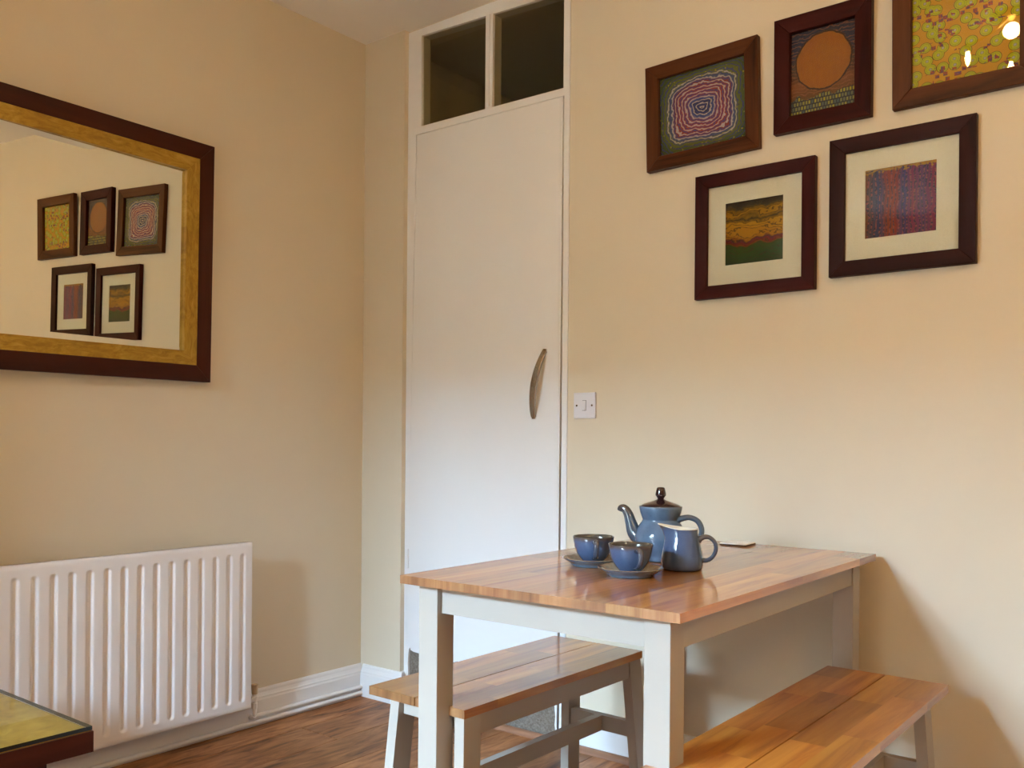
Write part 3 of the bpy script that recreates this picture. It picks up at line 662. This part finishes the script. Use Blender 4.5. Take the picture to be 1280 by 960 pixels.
# cups and saucers
def saucer(x, y, label):
    s = tag(empty('saucer', (x, y, TZ + .0002)), label, 'saucer', 'blue saucers on the table')
    bm = bmesh.new(); lathe(bm, [(0, .003), (.045, .003), (.047, 0), (.0510, .0005), (.0525, .004), (.0560, .0075), (.0650, .0125), (.0715, .0170), (.0722, .0185)], 56); link('underside', bm, M['saucer'], s, smooth=True)
    bm = bmesh.new(); lathe(bm, [(.0722, .0185), (.0715, .0196), (.0690, .0186), (.0600, .0138), (.0500, .0090), (.0400, .0068), (.0260, .0062), (.0250, .0058), (0, .0056)], 56); link('top_glaze', bm, M['saucer_in'], s, smooth=True)
    return s
def cup(x, y, ang, label):
    c = tag(empty('teacup', (x, y, TZ + .0060), (0, 0, ang)), label, 'cup', 'blue teacups on saucers')
    bm = bmesh.new(); lathe(bm, [(0, .002), (.0195, .002), (.0205, 0), (.0235, .0008), (.0240, .004), (.0265, .0075), (.0330, .0145), (.0395, .0250), (.0445, .0390), (.0475, .0540), (.0488, .0615), (.0486, .0628)], 56); link('body', bm, M['cup'], c, smooth=True)
    bm = bmesh.new(); lathe(bm, [(.0486, .0628), (.0480, .0635), (.0468, .0630), (.0455, .0560), (.0425, .0400), (.0370, .0255), (.0290, .0140), (.0180, .0075), (0, .0060)], 56); link('inner_glaze', bm, M['cup_in'], c, smooth=True)
    pts = spline([(.0440, 0, .0520), (.0560, 0, .0565), (.0680, 0, .0520), (.0710, 0, .0400), (.0650, 0, .0270), (.0530, 0, .0190), (.0360, 0, .0150)], 7)
    bm = bmesh.new(); tube(bm, pts, lerp_list([.0080, .0070, .0062, .0060, .0060, .0060, .0070], 7), 14, .62, (0, 1, 0)); link('handle', bm, M['cup_dark'], c, smooth=True)
    return c
saucer(1.5690, -.7330, 'blue saucer under the cup farther left, beside the table edge')
saucer(1.7200, -.8160, 'blue saucer under the nearer cup in front of the teapot')
cup(1.5690, -.7330, -.90, 'blue teacup standing leftmost in the tea set')
cup(1.7200, -.8160, -.72, 'blue teacup in front of the teapot, nearest the camera')
# coaster by the wall
co = tag(empty('coaster', (1.6430, -.0930, TZ + .0002), (0, 0, .06)), 'thin pale square coaster with cork base at the wall end of table', 'coaster')
boxo('cork_base', (-.039, .039, -.039, .039, 0, .0040), M['cork'], co, bev=.0008)
boxo('face', (-.0385, .0385, -.0385, .0385, .0041, .0072), M['coaster'], co, bev=.0008)

# ------------------------------------------------------------------ ceiling lamp (above the frame, mirrored in the glass of the yellow picture)
cl = tag(empty('ceiling_lamp', (2.07, -1.50, CEIL)), 'brass ceiling lamp with one globe and three candle bulbs above the table', 'lamp')
bm = bmesh.new(); lathe(bm, [(0, 0), (.075, 0), (.070, -.014), (.02, -.022), (.012, -.03), (0, -.03)], 32); link('ceiling_plate', bm, M['brass'], cl, (0, 0, 0), smooth=True)
bm = bmesh.new(); bmesh.ops.create_uvsphere(bm, u_segments=24, v_segments=16, radius=.031); link('globe_bulb', bm, M['bulb'], cl, (.0, .0, -.067), smooth=True)
for dx, dy in ((-.14, .08), (-.03, -.16), (.16, .06)):
    bm = bmesh.new(); tube(bm, spline([(dx * .1, dy * .1, -.020), (dx * .5, dy * .5, -.075), (dx, dy, -.110)], 5), .005, 10); tube(bm, [(dx, dy, -.105), (dx, dy, -.135)], .010, 14); link('arm', bm, M['brass'], cl)
    bm = bmesh.new(); lathe(bm, [(0, -.1355), (.007, -.1355), (.0115, -.156), (.010, -.170), (.003, -.190), (0, -.191)], 16); link('candle_bulb', bm, M['bulb'], cl, (dx, dy, 0), smooth=True)
pd = tag(empty('pendant_lamp', (3.7, -1.9, CEIL)), 'bare globe pendant lamp on a cord behind the camera', 'lamp')
bm = bmesh.new(); lathe(bm, [(0, 0), (.05, 0), (.045, -.02), (0, -.03)], 24); link('ceiling_rose', bm, M['brass'], pd, smooth=True)
bm = bmesh.new(); tube(bm, [(0, 0, -.02), (0, 0, -.36)], .003, 8); tube(bm, [(0, 0, -.355), (0, 0, -.40)], .018, 16); link('cord', bm, M['black'], pd)
bm = bmesh.new(); bmesh.ops.create_uvsphere(bm, u_segments=24, v_segments=16, radius=.05); link('globe_bulb', bm, M['pendant'], pd, (0, 0, -.449), smooth=True)
